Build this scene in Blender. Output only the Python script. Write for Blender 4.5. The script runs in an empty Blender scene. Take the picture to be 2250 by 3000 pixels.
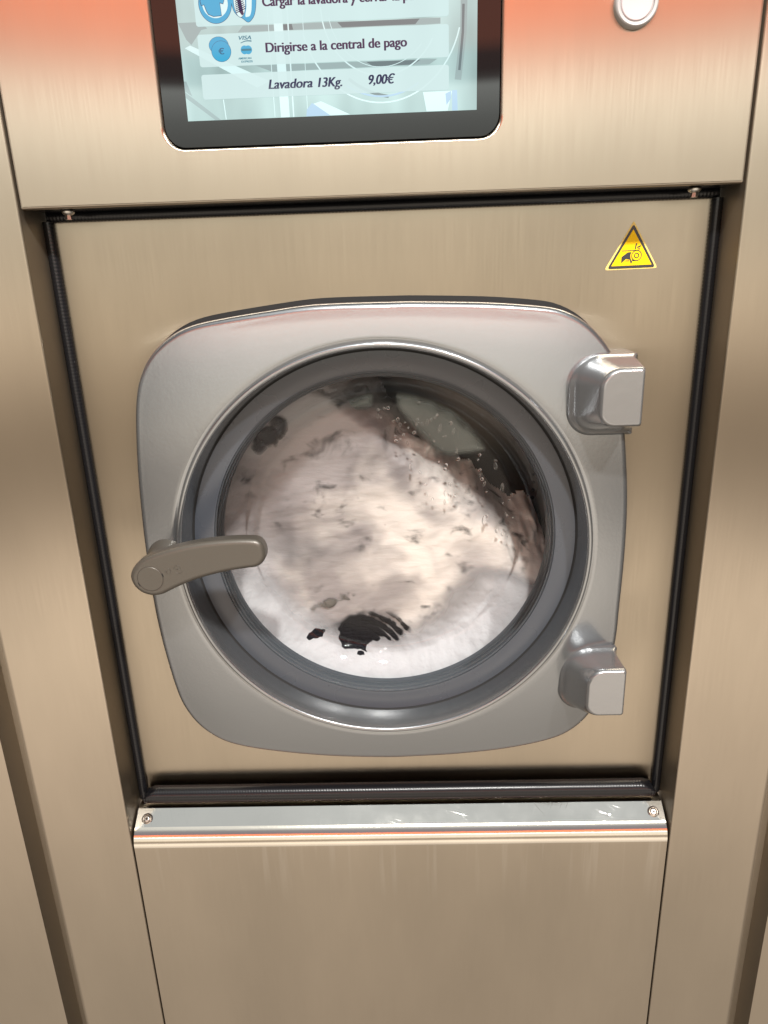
import bpy, bmesh, math, random
from mathutils import Vector, Matrix, noise
random.seed(4)
scn = bpy.context.scene
C = scn.collection
PI = math.pi

# ------------------------------------------------------------------ camera
# origin: centre of the drum door; x right, y into the machine, z up; front sheet metal is the plane y = 0
cam = bpy.data.cameras.new('camera')
co = bpy.data.objects.new('camera', cam); C.objects.link(co)
f_px, pitch, yaw, roll = 2045.43, 0.314435, 0.0273947, -0.0338823
F = Vector((-math.sin(yaw)*math.cos(pitch), math.cos(yaw)*math.cos(pitch), -math.sin(pitch)))
R = F.cross(Vector((0, 0, 1))).normalized(); U = R.cross(F)
R2 = R*math.cos(roll)+U*math.sin(roll); U2 = -R*math.sin(roll)+U*math.cos(roll)
M = Matrix((R2, U2, -F)).transposed().to_4x4(); M.translation = (0.015804, -0.7103, 0.28094)
co.matrix_world = M
cam.sensor_fit = 'VERTICAL'; cam.sensor_height = 36; cam.lens = 36*f_px/3000
cam.clip_start = 0.02; cam.clip_end = 100
scn.camera = co
scn.view_settings.view_transform = 'Standard'; scn.view_settings.look = 'None'
scn.view_settings.exposure = 0.0; scn.view_settings.gamma = 1
scn.cycles.max_bounces = 12; scn.cycles.transparent_max_bounces = 16

# ------------------------------------------------------------------ surroundings (soft room light) and lamps
world = bpy.data.worlds.new('World'); scn.world = world; world.use_nodes = True
nt = world.node_tree; nt.nodes.clear()
wo = nt.nodes.new('ShaderNodeOutputWorld'); bg = nt.nodes.new('ShaderNodeBackground')
tc = nt.nodes.new('ShaderNodeTexCoord'); sp = nt.nodes.new('ShaderNodeSeparateXYZ')
rp = nt.nodes.new('ShaderNodeValToRGB'); mr = nt.nodes.new('ShaderNodeMapRange')
nt.links.new(tc.outputs['Generated'], sp.inputs[0]); nt.links.new(sp.outputs['Z'], mr.inputs[0])
mr.inputs[1].default_value = -1; mr.inputs[2].default_value = 1
nt.links.new(mr.outputs[0], rp.inputs[0]); # the room is darker off to both sides
ab = nt.nodes.new('ShaderNodeMath'); ab.operation = 'ABSOLUTE'; nt.links.new(sp.outputs['X'], ab.inputs[0])
sd = nt.nodes.new('ShaderNodeMapRange'); sd.interpolation_type = 'SMOOTHSTEP'; sd.inputs[1].default_value = .30; sd.inputs[2].default_value = .78; sd.inputs[3].default_value = 1.72; sd.inputs[4].default_value = .24
nt.links.new(ab.outputs[0], sd.inputs[0]); nt.links.new(sd.outputs[0], bg.inputs[1])
nt.links.new(rp.outputs[0], bg.inputs[0]); nt.links.new(bg.outputs[0], wo.inputs[0])
BANDS = [(-90, (.32, .28, .23)), (-60, (.42, .36, .30)), (-46, (.56, .49, .41)), (-34, (1.00, .86, .72)), (-26, (1.38, 1.20, 1.0)), (-20, (1.32, 1.14, .95)), (-16.5, (.70, .59, .48)), (-12, (.44, .36, .28)), (-8, (.50, .41, .32)), (-5, (.95, .80, .64)), (-1.5, (1.38, 1.20, .97)),
         (3, (1.08, 1.00, .85)), (8.5, (1.12, 1.08, .95)), (11.2, (2.2, 2.25, 2.05)), (13.2, (4.0, 4.1, 3.8)), (13.6, (.35, .14, .10)), (15.0, (.45, .15, .10)), (15.7, (2.1, .58, .30)), (23, (1.9, .5, .26)), (24.5, (.28, .255, .29)), (40, (.36, .35, .38)), (50, (.80, .82, .80)), (90, (.85, .87, .85))]
el = rp.color_ramp.elements
while len(el) < len(BANDS): el.new(.5)
for e, (a, c) in zip(el, BANDS):
    e.position = (math.sin(math.radians(a))+1)/2; e.color = (*c, 1)

def lamp(name, loc, power, size, col=(1, .965, .92)):
    l = bpy.data.lights.new(name, 'AREA'); l.shape = 'DISK'; l.size = size; l.energy = power; l.color = col
    o = bpy.data.objects.new(name, l); C.objects.link(o); o.location = loc
    o.rotation_euler = (Vector((0, 0, 0))-Vector(loc)).to_track_quat('-Z', 'Y').to_euler()
    return o
lamp('ceiling_lamp', (.04, -1.20, 1.56), 56, .11)
lamp('ceiling_lamp', (.72, -1.20, 1.55), 44, .11)

# ------------------------------------------------------------------ helpers
def nd(nt, t, **k):
    n = nt.nodes.new(t)
    for a, b in k.items(): setattr(n, a, b)
    return n
def mat(name, base=(.5, .5, .5), metal=0, rough=.5, ior=1.45, coat=0, emis=None, es=1.0, spec=.5, aniso=0, alpha=1):
    m = bpy.data.materials.new(name); m.use_nodes = True
    p = m.node_tree.nodes['Principled BSDF']
    p.inputs['Base Color'].default_value = (*base, 1); p.inputs['Metallic'].default_value = metal
    p.inputs['Roughness'].default_value = rough; p.inputs['IOR'].default_value = ior
    p.inputs['Coat Weight'].default_value = coat; p.inputs['Specular IOR Level'].default_value = spec
    p.inputs['Anisotropic'].default_value = aniso
    if emis: p.inputs['Emission Color'].default_value = (*emis, 1); p.inputs['Emission Strength'].default_value = es
    return m
def P(m): return m.node_tree.nodes['Principled BSDF']
def noise_to(m, target, lo, hi, scale=(1, 1, 1), s=5, detail=4, rough=.5, rot=(0, 0, 0), dist=0):
    nt = m.node_tree
    t = nd(nt, 'ShaderNodeTexCoord'); mp = nd(nt, 'ShaderNodeMapping'); n = nd(nt, 'ShaderNodeTexNoise'); r = nd(nt, 'ShaderNodeMapRange')
    mp.inputs['Scale'].default_value = scale; mp.inputs['Rotation'].default_value = rot
    n.inputs['Scale'].default_value = s; n.inputs['Detail'].default_value = detail; n.inputs['Roughness'].default_value = rough
    n.inputs['Distortion'].default_value = dist
    nt.links.new(t.outputs['Object'], mp.inputs[0]); nt.links.new(mp.outputs[0], n.inputs['Vector']); nt.links.new(n.outputs['Fac'], r.inputs[0])
    r.inputs[1].default_value = .3; r.inputs[2].default_value = .7; r.inputs[3].default_value = lo; r.inputs[4].default_value = hi
    if target is not None: nt.links.new(r.outputs[0], P(m).inputs[target])
    return r
def bump_from(m, sock, strength, dist=.001, prev=None):
    nt = m.node_tree; b = nd(nt, 'ShaderNodeBump'); b.inputs['Strength'].default_value = strength; b.inputs['Distance'].default_value = dist
    nt.links.new(sock, b.inputs['Height'])
    if prev: nt.links.new(prev.outputs[0], b.inputs['Normal'])
    nt.links.new(b.outputs[0], P(m).inputs['Normal']); return b
def brushed(name, base, rough=.3, aniso=.55):
    m = mat(name, base, 1, rough, aniso=aniso); nt = m.node_tree
    noise_to(m, 'Roughness', rough-.015, rough+.02, (500, 500, 14), 1, 3)
    ge = nd(nt, 'ShaderNodeNewGeometry'); cr = nd(nt, 'ShaderNodeVectorMath', operation='CROSS_PRODUCT'); cr.inputs[1].default_value = (0, 0, 1)
    nt.links.new(ge.outputs['Normal'], cr.inputs[0]); nt.links.new(cr.outputs[0], P(m).inputs['Tangent'])
    s = noise_to(m, None, 0, 1, (900, 900, 22), 1, 3)
    b = bump_from(m, s.outputs[0], .035, .0004)
    # faint smudges and handling marks
    c = noise_to(m, None, .90, 1.05, (3, 3, 1.2), 2.2, 6)
    mx = nd(nt, 'ShaderNodeMix', data_type='RGBA', blend_type='MULTIPLY'); mx.inputs['Factor'].default_value = 1
    mx.inputs['A'].default_value = (*base, 1); nt.links.new(c.outputs[0], mx.inputs['B']); nt.links.new(mx.outputs['Result'], P(m).inputs['Base Color'])
    return m

M_STEEL = brushed('brushed_steel', (.43, .373, .302), .33, 1.0)
M_STEEL2 = brushed('brushed_steel_panel', (.455, .395, .312), .40, 1.0)
M_FLANGE = brushed('shaded_steel_flange', (.27, .228, .175), .40, .8)  # the columns' own steel with the recess shade put into its colour
M_SILL = brushed('worn_steel', (.34, .335, .32), .08, .0)
M_ROLL = brushed('rolled_steel', (.48, .45, .40), .12, .6)
# scratches on the worn sill
def add_scratches(m):
    nt = m.node_tree; t = nd(nt, 'ShaderNodeTexCoord')
    acc = None
    for rot, dens, thr in ((.55, 420, .705), (-.75, 380, .71), (.95, 520, .72), (-.2, 460, .715), (1.4, 300, .72)):
        mp = nd(nt, 'ShaderNodeMapping'); mp.inputs['Rotation'].default_value = (0, rot, 0)
        m2 = nd(nt, 'ShaderNodeMapping'); m2.inputs['Scale'].default_value = (dens, 1, 26)
        n = nd(nt, 'ShaderNodeTexNoise'); n.inputs['Scale'].default_value = 1; n.inputs['Detail'].default_value = 1
        nt.links.new(t.outputs['Object'], mp.inputs[0]); nt.links.new(mp.outputs[0], m2.inputs[0]); nt.links.new(m2.outputs[0], n.inputs['Vector'])
        g = nd(nt, 'ShaderNodeMapRange'); g.inputs[1].default_value = thr-.03; g.inputs[2].default_value = thr; nt.links.new(n.outputs['Fac'], g.inputs[0]); u = g
        if acc is None: acc = u
        else:
            w = nd(nt, 'ShaderNodeMath', operation='MAXIMUM'); nt.links.new(acc.outputs[0], w.inputs[0]); nt.links.new(u.outputs[0], w.inputs[1]); acc = w
    bs = [x for x in nt.nodes if x.type == 'BUMP'][0]
    b2 = nd(nt, 'ShaderNodeBump'); b2.inputs['Strength'].default_value = .07; b2.inputs['Distance'].default_value = .0005
    nt.links.new(acc.outputs[0], b2.inputs['Height']); nt.links.new(bs.outputs[0], b2.inputs['Normal']); nt.links.new(b2.outputs[0], P(m).inputs['Normal'])
    c = noise_to(m, 'Roughness', .05, .09, (1, 1, 1), 50, 6)
add_scratches(M_SILL)
M_LOWER = brushed('brushed_steel_lower', (.43, .373, .302), .33, 1.0)
def add_drips(m):
    nt = m.node_tree; mx0 = [x for x in nt.nodes if x.type == 'MIX'][0]
    n = noise_to(m, None, 0, 1, (90, 1, 3), 1, 3)
    n.inputs[1].default_value = .55; n.inputs[2].default_value = .74
    t = nd(nt, 'ShaderNodeTexCoord'); sp = nd(nt, 'ShaderNodeSeparateXYZ'); r = nd(nt, 'ShaderNodeMapRange'); r.interpolation_type = 'SMOOTHSTEP'
    nt.links.new(t.outputs['Object'], sp.inputs[0]); nt.links.new(sp.outputs['Z'], r.inputs[0]); r.inputs[1].default_value = -.50; r.inputs[2].default_value = -.41
    m1 = nd(nt, 'ShaderNodeMath', operation='MULTIPLY'); nt.links.new(n.outputs[0], m1.inputs[0]); nt.links.new(r.outputs[0], m1.inputs[1])
    m2 = nd(nt, 'ShaderNodeMath', operation='MULTIPLY'); m2.inputs[1].default_value = .35; nt.links.new(m1.outputs[0], m2.inputs[0])
    y = nd(nt, 'ShaderNodeMix', data_type='RGBA'); y.inputs['B'].default_value = (.62, .58, .52, 1)
    nt.links.new(mx0.outputs['Result'], y.inputs['A']); nt.links.new(m2.outputs[0], y.inputs['Factor']); nt.links.new(y.outputs['Result'], P(m).inputs['Base Color'])
add_drips(M_LOWER)
# grey lacquered casting with a fine orange-peel skin
M_DOOR = mat('grey_lacquer', (.215, .226, .234), .85, .25, coat=.6)
P(M_DOOR).inputs['Coat Roughness'].default_value = .05
_b1 = bump_from(M_DOOR, noise_to(M_DOOR, None, 0, 1, (1, 1, 1), 300, 3).outputs[0], .03, .001)
bump_from(M_DOOR, noise_to(M_DOOR, None, 0, 1, (1, 1, 1), 22, 2).outputs[0], .02, .004, _b1)
M_HINGE = mat('grey_gloss_lacquer', (.225, .230, .234), .75, .25, coat=.3)
P(M_HINGE).inputs['Coat Roughness'].default_value = .06
bump_from(M_HINGE, noise_to(M_HINGE, None, 0, 1, (1, 1, 1), 120, 2).outputs[0], .05, .001)
M_HANDLE = mat('taupe_lacquer', (.070, .063, .052), .35, .38, coat=.15)
P(M_HANDLE).inputs['Coat Roughness'].default_value = .3
bump_from(M_HANDLE, noise_to(M_HANDLE, None, 0, 1, (1, 1, 1), 400, 3).outputs[0], .05, .0008)
M_RING = mat('dark_grey_plastic', (.040, .046, .056), 0, .26, ior=1.5)
noise_to(M_RING, 'Roughness', .22, .34, (1, 1, 1), 14, 5)
M_RUB = mat('black_rubber', (.006, .006, .007), 0, .24, spec=.35)
M_BLACK = mat('black_gap', (.006, .006, .006), 0, .8)
M_BOOT = mat('grey_rubber', (.035, .037, .04), 0, .35)
M_SCREW = mat('screw_steel', (.42, .38, .34), 1, .25)
M_SOCKET = mat('screw_socket', (.03, .022, .018), .6, .5)
M_NUT = mat('zinc', (.45, .43, .40), 1, .3)
M_DRUM = mat('drum_steel', (.12, .10, .085), .8, .35)
def drum_holes(m):
    nt = m.node_tree; t = nd(nt, 'ShaderNodeTexCoord'); v = nd(nt, 'ShaderNodeTexVoronoi'); v.inputs['Scale'].default_value = 80; v.inputs['Randomness'].default_value = 0
    nt.links.new(t.outputs['Object'], v.inputs['Vector']); r = nd(nt, 'ShaderNodeMapRange'); r.inputs[1].default_value = .2; r.inputs[2].default_value = .27
    nt.links.new(v.outputs['Distance'], r.inputs[0]); mx = nd(nt, 'ShaderNodeMix', data_type='RGBA'); mx.inputs['A'].default_value = (.01, .01, .01, 1); mx.inputs['B'].default_value = (.13, .11, .095, 1)
    nt.links.new(r.outputs[0], mx.inputs['Factor']); nt.links.new(mx.outputs['Result'], P(m).inputs['Base Color'])
drum_holes(M_DRUM)
M_WHITE = mat('white_plastic', (.24, .23, .225), 0, .45)

def obj(name, me, m=None, parent=None, smooth=None, **props):
    if isinstance(me, bmesh.types.BMesh):
        d = bpy.data.meshes.new(name); me.normal_update(); me.to_mesh(d); me.free(); me = d
    me.name = name
    if m is not None:
        me.materials.clear(); me.materials.append(m)
    o = bpy.data.objects.new(name, me); C.objects.link(o)
    if smooth is not None:
        me.shade_smooth(); me.set_sharp_from_angle(angle=math.radians(smooth))
        w = o.modifiers.new('wn', 'WEIGHTED_NORMAL'); w.keep_sharp = True; w.weight = 90
    if parent: o.parent = parent
    for k, v in props.items(): o[k] = v
    return o
def box(bm, x0, x1, y0, y1, z0, z1):
    r = bmesh.ops.create_cube(bm, size=1)
    bmesh.ops.scale(bm, vec=(x1-x0, y1-y0, z1-z0), verts=r['verts'])
    bmesh.ops.translate(bm, vec=((x0+x1)/2, (y0+y1)/2, (z0+z1)/2), verts=r['verts']); return r['verts']
def bevbox(x0, x1, y0, y1, z0, z1, b=.0015, seg=3):
    bm = bmesh.new(); box(bm, x0, x1, y0, y1, z0, z1)
    bmesh.ops.bevel(bm, geom=bm.edges[:], offset=b, segments=seg, profile=.5, affect='EDGES'); return bm
def plate(outlines, y, th, bev=0, res=4):
    """flat plate from closed outlines in the x-z plane (inner ones are holes); y = its front face"""
    cu = bpy.data.curves.new('c', 'CURVE'); cu.dimensions = '2D'; cu.fill_mode = 'BOTH'
    cu.extrude = max(th/2-bev, 1e-5); cu.bevel_depth = bev; cu.bevel_resolution = res; cu.offset = -bev
    for ol in outlines:
        s = cu.splines.new('POLY'); s.points.add(len(ol)-1); s.use_cyclic_u = True
        for pt, (x, z) in zip(s.points, ol): pt.co = (x, z, 0, 1)
    t = bpy.data.objects.new('t', cu); C.objects.link(t)
    dg = bpy.context.evaluated_depsgraph_get()
    me = bpy.data.meshes.new_from_object(t.evaluated_get(dg)); bpy.data.objects.remove(t); bpy.data.curves.remove(cu)
    me.transform(Matrix(((1, 0, 0, 0), (0, 0, -1, y+th/2), (0, 1, 0, 0), (0, 0, 0, 1))))
    return me
def rrect(x0, x1, z0, z1, r, n=8):
    rs = r if isinstance(r, (tuple, list)) else (r,)*4           # bl, br, tr, tl
    out = []
    for (cx, cz, a0), q in zip(((x0, z0, PI), (x1, z0, 1.5*PI), (x1, z1, 0), (x0, z1, .5*PI)), rs):
        px = cx+q if cx == x0 else cx-q; pz = cz+q if cz == z0 else cz-q
        for i in range(n+1):
            a = a0+i*PI/2/n; out.append((px+q*math.cos(a), pz+q*math.sin(a)))
    return out
def circ(cx, cz, r, n=64, rz=None, a0=0):
    rz = rz or r
    return [(cx+r*math.cos(a0+2*PI*i/n), cz+rz*math.sin(a0+2*PI*i/n)) for i in range(n)]
def catmull(pts, n=6, closed=True):
    out = []; N = len(pts)
    rng = range(N) if closed else range(N-1)
    for i in rng:
        p0, p1, p2, p3 = (pts[(i-1) % N] if closed else pts[max(i-1, 0)]), pts[i], pts[(i+1) % N], (pts[(i+2) % N] if closed else pts[min(i+2, N-1)])
        for k in range(n):
            t = k/n
            out.append(tuple(.5*((2*b)+(-a+c)*t+(2*a-5*b+4*c-d)*t*t+(-a+3*b-3*c+d)*t**3) for a, b, c, d in zip(p0, p1, p2, p3)))
    if not closed: out.append(pts[-1])
    return out
def loft(loops, cap0=False, cap1=False, closed=True):
    bm = bmesh.new(); rows = [[bm.verts.new(p) for p in L] for L in loops]; n = len(rows[0])
    for a, b in zip(rows, rows[1:]):
        for i in range(n if closed else n-1):
            bm.faces.new((a[i], a[(i+1) % n], b[(i+1) % n], b[i]))
    if cap0: bm.faces.new(rows[0][::-1])
    if cap1: bm.faces.new(rows[-1])
    bmesh.ops.recalc_face_normals(bm, faces=bm.faces); return bm
DX = -.0057                                                       # x of the drum axis
def revolve(prof, n=160, cap=False):
    return loft([[(DX+r*math.cos(2*PI*i/n), y, r*math.sin(2*PI*i/n)) for i in range(n)] for r, y in prof], cap1=cap)
def extrude_x(prof, x0, x1, closed=True, nx=1):
    bm = loft([[(x0+(x1-x0)*k/nx, y, z) for y, z in prof] for k in range(nx+1)], closed, closed, closed); return bm
def extrude_z(prof, z0, z1, closed=True):
    return loft([[(x, y, z) for x, y in prof] for z in (z0, z1)], closed, closed, closed)
def text_mesh(s, x0, x1, zb, cap_h, y, bold=0.02, shear=0, th=.0001):
    cu = bpy.data.curves.new('t', 'FONT'); cu.body = s; cu.size = 1; cu.offset = bold; cu.shear = shear; cu.extrude = .002
    t = bpy.data.objects.new('t', cu); C.objects.link(t); dg = bpy.context.evaluated_depsgraph_get()
    me = bpy.data.meshes.new_from_object(t.evaluated_get(dg)); bpy.data.objects.remove(t)
    xs = [v.co.x for v in me.vertices]; a, b = min(xs), max(xs)
    kz = cap_h/.73; kx = (x1-x0)/(b-a)
    for v in me.vertices:
        x, z, q = v.co; v.co = (x0+(x-a)*kx, y-q*.02, zb+z*kz)
    return me

ZF = -.98
# ------------------------------------------------------------------ the washing machine
mach = bpy.data.objects.new('washing_machine', None); C.objects.link(mach); mach.location = (0, 0, ZF)
mach['label'] = 'large brushed steel laundromat washing machine with round glass door and touch screen'; mach['category'] = 'washing machine'
_root_inv = Matrix.Translation((0, 0, -ZF))
ZT = .80
HP = .3375                                                       # half width of the front panels
A = .340; B = .4535
# side columns: folded sheet with a small inner and a larger outer bend
def arc(cx, cy, r, a0, a1, n=6):
    return [(cx+r*math.cos(math.radians(a0+(a1-a0)*i/n)), cy+r*math.sin(math.radians(a0+(a1-a0)*i/n))) for i in range(n+1)]
for s in (-1, 1):
    prof = [(A, .40), (A, .002)] + arc(A+.0022, .0022, .0022, 180, 270) + arc(B-.007, .007, .007, 270, 360) + [(B, .40)]
    prof = [(s*x, y) for x, y in prof]
    sc_ = obj('side_column', extrude_z(prof, ZF, ZT), M_STEEL, mach, 30)
    sc_.data.materials.append(M_FLANGE)
    for p in sc_.data.polygons:
        if abs(p.normal.x) > .99 and abs(p.center.x) < A+.001: p.material_index = 1
    bm = bmesh.new(); box(bm, *sorted((s*(B-.0005), s*(B+.0012))), .012, .40, ZF, ZT)
    obj('gap_shade_strip', bm, M_BLACK, sc_)  # black strip added so the gap and its reflection turn dark
# inner black carcass behind gaps
def black_box(*a):
    bm = bmesh.new(); box(bm, *a); obj('gap_backing', bm, M_BLACK, mach)
for s in (-1, 1):
    black_box(min(s*.3385, s*.3340), max(s*.3385, s*.3340), .006, .044, ZF, -.402)
    black_box(min(s*.3392, s*.3340), max(s*.3392, s*.3340), .010, .020, .365, ZT)
black_box(-.339, .339, .052, .060, .353, ZT)

# control panel with the rounded cut-out for the screen
cp = obj('control_panel', plate([rrect(-HP, HP, .3595, ZT, .0015, 3), rrect(-.1935, .1140, .4054, .745, .019, 10)[::-1]], 0, .010, .0022, 5), M_STEEL, mach, 30)
obj('panel_underside', bevbox(-HP+.002, HP-.002, .0095, .050, .3600, .3625, .0005, 1), M_RUB, mach)
for x, z in ((-.2995, .3572), (.2995, .3567)):
    bm = bmesh.new(); bmesh.ops.create_uvsphere(bm, u_segments=16, v_segments=10, radius=.0042, matrix=Matrix.Translation((x, .016, z+.0005)) @ Matrix.Diagonal((1.5, 1.3, .8, 1)))
    bmesh.ops.create_cone(bm, segments=6, radius1=.0035, radius2=.0028, depth=.004, cap_ends=True, matrix=Matrix.Translation((x, .0155, z-.0045)))
    obj('dome_nut', bm, M_NUT, mach, 40)

# touch screen: black glass and its lit display
def lit(name, col, strength=1.0):
    m = mat(name, (.004, .005, .006), 0, .03, ior=1.5, emis=col, es=strength, spec=.3); return m
M_GLASSB = mat('black_glass', (.004, .0045, .005), 0, .03, ior=1.5, spec=.25)
scr = obj('touch_screen', plate([rrect(-.1922, .1127, .4066, .740, .018, 10)], .0022, .004, .0004, 2), M_GLASSB, mach, 30)
D_BG = lit('display_back', (.50, .70, .70), 1.0)
def bg_nodes(m):
    # the pale picture behind the menu: soft blotches, cool at the foot
    nt = m.node_tree; n = noise_to(m, None, 0, 1, (6, 1, 2.2), 3.2, 2)
    mx = nd(nt, 'ShaderNodeMix', data_type='RGBA'); mx.inputs['A'].default_value = (.30, .43, .42, 1); mx.inputs['B'].default_value = (.62, .86, .84, 1)
    nt.links.new(n.outputs[0], mx.inputs['Factor']); nt.links.new(mx.outputs['Result'], P(m).inputs['Emission Color'])
bg_nodes(D_BG)
Y1 = .0019
disp = obj('display', plate([[(-.1701, .4283), (.0921, .4283), (.0921, .735), (-.1701, .735)]], Y1, .0004), D_BG, scr)
D_DARK = lit('display_shade', (.16, .22, .23)); D_MID = lit('display_mid', (.34, .46, .46)); D_PALE = lit('display_pale', (.72, .95, .95))
D_BLUE = lit('display_pale_blue', (.42, .62, .80)); D_CYAN = lit('display_cyan', (.035, .42, .68)); D_INK = lit('display_ink', (.022, .026, .085))
D_EDGE = lit('display_line', (.02, .13, .24)); D_TEAL = lit('display_teal', (.03, .22, .30))
def band(pts, w0, w1=None):
    w1 = w1 or w0; L, Rr = [], []
    for i, p in enumerate(pts):
        a = pts[max(i-1, 0)]; b = pts[min(i+1, len(pts)-1)]; dx, dz = b[0]-a[0], b[1]-a[1]; l = math.hypot(dx, dz) or 1
        w = (w0+(w1-w0)*i/(len(pts)-1))/2; L.append((p[0]-dz/l*w, p[1]+dx/l*w)); Rr.append((p[0]+dz/l*w, p[1]-dx/l*w))
    return L+Rr[::-1]
def ringp(cx, cz, r, w, a0, a1, rz=None, n=30):
    rz = rz or r
    return band([(cx+r*math.cos(math.radians(a0+(a1-a0)*i/n)), cz+rz*math.sin(math.radians(a0+(a1-a0)*i/n))) for i in range(n+1)], w)
def flat(name, ols, y, m, parent=None, hole=False):
    if hole: return obj(name, plate(ols, y, .00006), m, parent or disp)
    for o in ols: r = obj(name, plate([o], y, .00006), m, parent or disp)
    return r
# picture of a machine behind the menu
yy = Y1-.0001
flat('picture_shadow', [band([(.0775, .735), (.0805, .51), (.080, .489), (.0752, .4526)], .0058), [(-.1700, .505), (-.150, .505), (-.1445, .500), (-.150, .4990), (-.1600, .488), (-.1640, .492)],
                        [(-.1130, .5008), (.0600, .5005), (.0600, .4960), (-.1180, .4960)], [(-.105, .4702), (.057, .4695), (.0500, .4655), (-.0900, .4648)],
                        [(-.170, .4600), (-.168, .4600), (-.1640, .4480), (-.1700, .4520)], [(-.1700, .4515), (-.1400, .4284), (-.1450, .4284), (-.1700, .4470)]], yy, D_MID)
flat('picture_dark', [[(-.0830, .5006), (-.0700, .5006), (-.0690, .4962), (-.0860, .4962)], [(-.0300, .5004), (.0420, .5004), (.0380, .4964), (-.0260, .4964)],
                      [(-.0060, .4694), (.0420, .4692), (.0360, .4658), (-.0000, .4656)], ringp(.0235, .515, .074, .0025, 232, 262), band([(.0800, .51), (.0795, .489), (.0765, .4600)], .0022)], yy-.00008, D_DARK)
flat('picture_highlight', [[(-.1662, .4856), (-.1612, .4876), (-.0930, .4576), (-.1044, .4528)], ringp(.0080, .512, .052, .0011, 180, 330, .0535), ringp(.0080, .512, .071, .0012, 195, 345, .0750),
                           band([(-.0906, .52), (-.0904, .429)], .0006), band([(-.0732, .52), (-.0734, .4284)], .0012), [(-.0860, .52), (-.0780, .52), (-.0770, .4284), (-.0850, .4284)],
                           band([(-.1360, .4445), (-.1350, .4284)], .0008), [(.0440, .4440), (.0700, .4440), (.0660, .4285), (.0470, .4285)], band([(-.0600, .52), (-.0606, .4284)], .0005),
                           ringp(.0080, .512, .046, .0005, 190, 320, .047), [(-.0500, .4285), (-.0560, .4380), (-.0480, .4400), (-.0220, .4285)]], yy-.00016, D_PALE)
flat('picture_blue', [[(.0700, .4445), (.0745, .4445), (.0750, .4284), (.0700, .4284)], [(.0640, .4420), (.0690, .4440), (.0690, .4380), (.0650, .4330)], [(-.0610, .4340), (-.0560, .4390), (-.0400, .4284), (-.0620, .4284)],
                      ringp(.0080, .512, .0640, .0014, 240, 300, .0700)], yy-.00024, D_BLUE)
# translucent white menu bars
def glow_bar(name):
    m = bpy.data.materials.new(name); m.use_nodes = True; nt = m.node_tree; nt.nodes.clear()
    o = nd(nt, 'ShaderNodeOutputMaterial'); e = nd(nt, 'ShaderNodeEmission'); t = nd(nt, 'ShaderNodeBsdfTransparent'); x = nd(nt, 'ShaderNodeMixShader')
    e.inputs[0].default_value = (.80, 1.0, .99, 1); e.inputs[1].default_value = .88; x.inputs[0].default_value = .66
    nt.links.new(t.outputs[0], x.inputs[1]); nt.links.new(e.outputs[0], x.inputs[2]); nt.links.new(x.outputs[0], o.inputs[0]); return m
D_BAR = glow_bar('display_bar')
yb = Y1-.00045
for z0, z1 in ((.5014, .5260), (.4704, .4954), (.4449, .4645), (.5320, .5560)):
    obj('menu_bar', plate([rrect(-.1540, .0672, z0, z1, .0022, 5)], yb, .00006), D_BAR, disp)
yt = yb-.00012
def word(s, x0, x1, zb, h, m=D_INK, bold=.05, shear=0, y=None):
    bm = bmesh.new(); d = h*bold
    for k in (-1, 0, 1):                                        # heavy strokes: three slightly shifted faces
        me = text_mesh(s, x0+d, x1-d, zb, h, (y or yt)-.00001*k, .004, shear)
        for v in me.vertices: v.co.x += k*d
        bm.from_mesh(me)
    return obj('lettering', bm, m, disp)
word('Cargar la lavadora y cerrar la puerta', -.0946, .0545, .5145, .0078)
word('Dirigirse a la central de pago', -.0945, .0306, .4798, .0078)
word('Lavadora', -.0945, -.0545, .4513, .0078, shear=.22)
word('13Kg.', -.0500, -.0280, .4512, .0078, shear=.22)
word('9,00€', -.0045, .0194, .4517, .0078, shear=.22)
# payment marks
word('VISA', -.1176, -.1064, .4902, .0031, D_TEAL, .05, .25)
flat('swoosh', [band(catmull([(-.1162, .4877), (-.1130, .4888), (-.1100, .4892), (-.1064, .4889)], 5, False), .0005, .0010)], yt, D_TEAL)
flat('card_mark', [circ(-.1132, .4824, .0034, 28)], yt, D_CYAN); flat('card_mark', [circ(-.1099, .4823, .0034, 28)], yt-.00008, D_CYAN)
flat('card_mark_band', [rrect(-.1160, -.1070, .4816, .4832, .0004, 2)], yt-.00016, D_TEAL)
word('AMERICAN', -.1193, -.1077, .4752, .0016, D_TEAL, .05); word('EXPRESS', -.1168, -.1067, .4727, .0016, D_TEAL, .05)
# two coins
flat('coin', [circ(-.1357, .4866, .0088, 40, .0068)], yt, D_EDGE); flat('coin', [circ(-.1357, .4866, .0085, 40, .0065)], yt-.00008, D_CYAN)
flat('coin', [circ(-.1339, .4820, .0088, 40, .0082)], yt-.00016, D_EDGE); flat('coin', [circ(-.1339, .4820, .0085, 40, .0079)], yt-.00024, D_CYAN)
word('€', -.1364, -.1312, .4797, .0048, D_EDGE, .04, 0, yt-.00034)
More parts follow.
